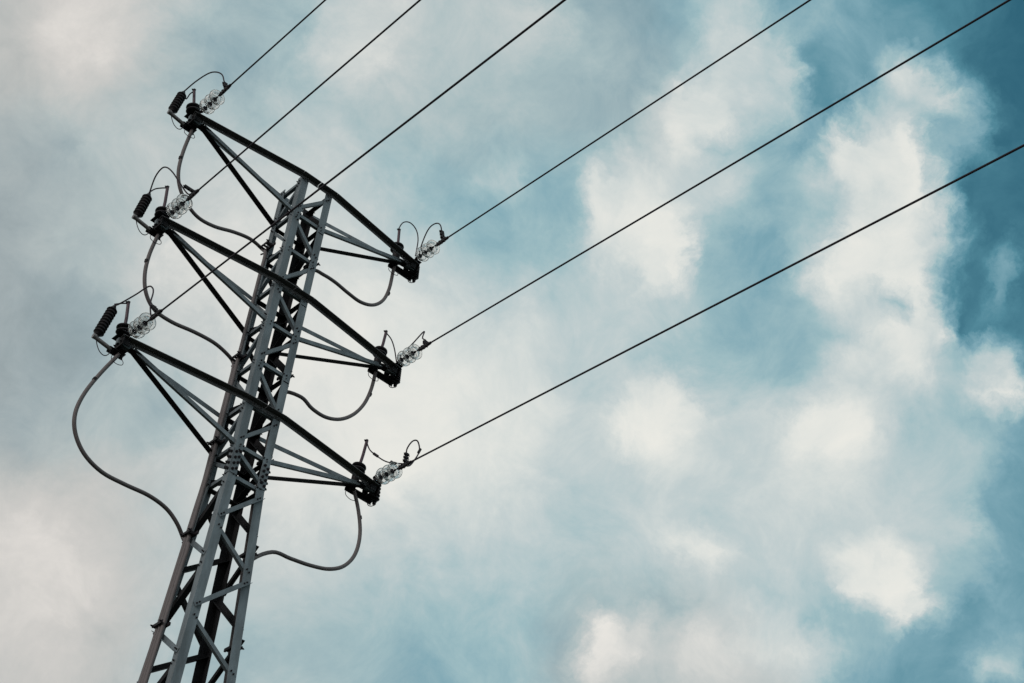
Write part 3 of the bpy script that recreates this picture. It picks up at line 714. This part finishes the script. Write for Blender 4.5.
# jumper wires stem -> arrester -> line clamp
J = {"jL1": [[-2.039, 0.06, 18.621], [-2.079, 0.06, 18.532], [-2.111, 0.06, 18.402], [-2.163, 0.06, 18.502]], "kL1": [[-2.154, 0.06, 18.561], [-2.103, -0.053, 18.68], [-2.014, -0.167, 18.833], [-1.958, -0.28, 18.827], [-1.908, -0.393, 18.726], [-1.901, -0.507, 18.511], [-1.903, -0.62, 18.299]], "jL2": [[-1.972, 0.06, 16.774], [-2.043, 0.06, 16.719], [-2.13, 0.06, 16.634], [-2.192, 0.06, 16.522]], "kL2": [[-2.19, 0.06, 16.57], [-2.223, -0.053, 16.696], [-2.223, -0.167, 16.781], [-2.206, -0.28, 16.741], [-2.152, -0.393, 16.613], [-2.064, -0.507, 16.409], [-1.962, -0.62, 16.209]], "jL3": [[-2.004, 0.06, 14.727], [-2.079, 0.06, 14.676], [-2.161, 0.06, 14.606]], "kL3": [[-2.156, 0.06, 14.614], [-2.136, -0.037, 14.579], [-2.02, -0.134, 14.746], [-1.939, -0.231, 14.874], [-1.921, -0.329, 14.813], [-1.931, -0.426, 14.664], [-1.964, -0.523, 14.412], [-1.947, -0.62, 14.166]], "jR1": [[1.651, 0.06, 18.663], [1.714, 0.06, 18.857], [1.836, 0.06, 18.947], [1.968, 0.06, 18.895], [2.034, 0.06, 18.724], [2.036, 0.06, 18.402]], "kR1": [[2.099, 0.06, 18.447], [2.036, -0.076, 18.639], [2.014, -0.212, 18.79], [2.032, -0.348, 18.812], [2.025, -0.484, 18.659], [1.987, -0.62, 18.303]], "jR2": [[1.778, 0.06, 16.732], [1.887, 0.06, 16.673], [1.969, 0.06, 16.546], [2.041, 0.06, 16.356]], "kR2": [[2.049, 0.06, 16.361], [2.03, -0.053, 16.453], [2.076, -0.167, 16.554], [2.18, -0.28, 16.82], [2.098, -0.393, 16.584], [2.087, -0.507, 16.458], [2.006, -0.62, 16.216]], "jR3": [[1.797, 0.06, 14.809], [1.78, -0.062, 14.62], [1.781, -0.184, 14.487], [1.88, -0.306, 14.37], [1.944, -0.428, 14.31], [2.027, -0.55, 14.29]], "kR3": [[2.068, -0.5, 14.337], [2.07, -0.521, 14.419], [2.047, -0.543, 14.543], [2.097, -0.564, 14.689], [2.165, -0.586, 14.718], [2.203, -0.607, 14.57], [2.127, -0.629, 14.359], [2.046, -0.65, 14.217]]}
for s, i in INS:
    key = ('L' if s < 0 else 'R') + '%d' % (i + 1)
    a = [Vector(p) for p in J['j' + key]]; b = [Vector(p) for p in J['k' + key]]
    clampp = Vector((s * 1.925, -.14, TIPZ[i] + .045)) + WD * .66 + UZ * .05
    zt = TIPZ[i]
    if s < 0: at_ = Vector(({0: -2.175, 1: -2.185, 2: -2.155}[i], .06, zt + {0: .40, 1: .39, 2: .47}[i] + .0))
    else: at_ = Vector((2.07, .06, zt + {0: .13, 1: .15, 2: .28}[i] + .07))
    if key != 'R3': b = [at_] + ([q for q in b if (q - at_).length > .07] if s < 0 else b[1:])
    t = thing('jumper_wire', 'thin curved wire bridging the glass discs of the %s %s crossarm' % (TIER[i], SIDE[s]), 'jumper wire', a[0], 'jumper wires at the crossarm tips')
    bm = new(); tube(bm, clean(a, 0), .009, 7); obj('stem_lead', bm, WIRE, t, True, base=a[0])
    bm = new(); tube(bm, clean(b + [clampp], 0), .010, 7); obj('line_lead', bm, WIRE, t, True, base=b[0])
    bm = new()
    if key == 'R3':
        for q in (a[2].lerp(a[3], .2), a[4], b[5]): 
            dd = (a[3] - a[2]).normalized() if q != b[5] else (b[6] - b[5]).normalized()
            rod(bm, q - dd * .04, q + dd * .04, .020, 8)
    c_ = [clampp.lerp(b[-2] if key != 'R3' else clampp + UZ * .22, .06 + .24 * k) for k in (0, 2)]
    rod(bm, c_[0], c_[1], .012, 6)
    v = (clampp - b[-1]); v = v.normalized() if v.length > .01 else UZ
    for k in range(3):
        c = clampp.lerp(b[-2] if key != 'R3' else clampp + UZ * .22, .06 + .24 * k)
        box(bm, c, .06, .04, .030); bolt(bm, c + UX * .02, (1, 0, 0), .011, .02); rod(bm, c - UX * .045, c + UX * .02, .007, 6)
    obj('connector', bm, IRON, t, base=clampp)
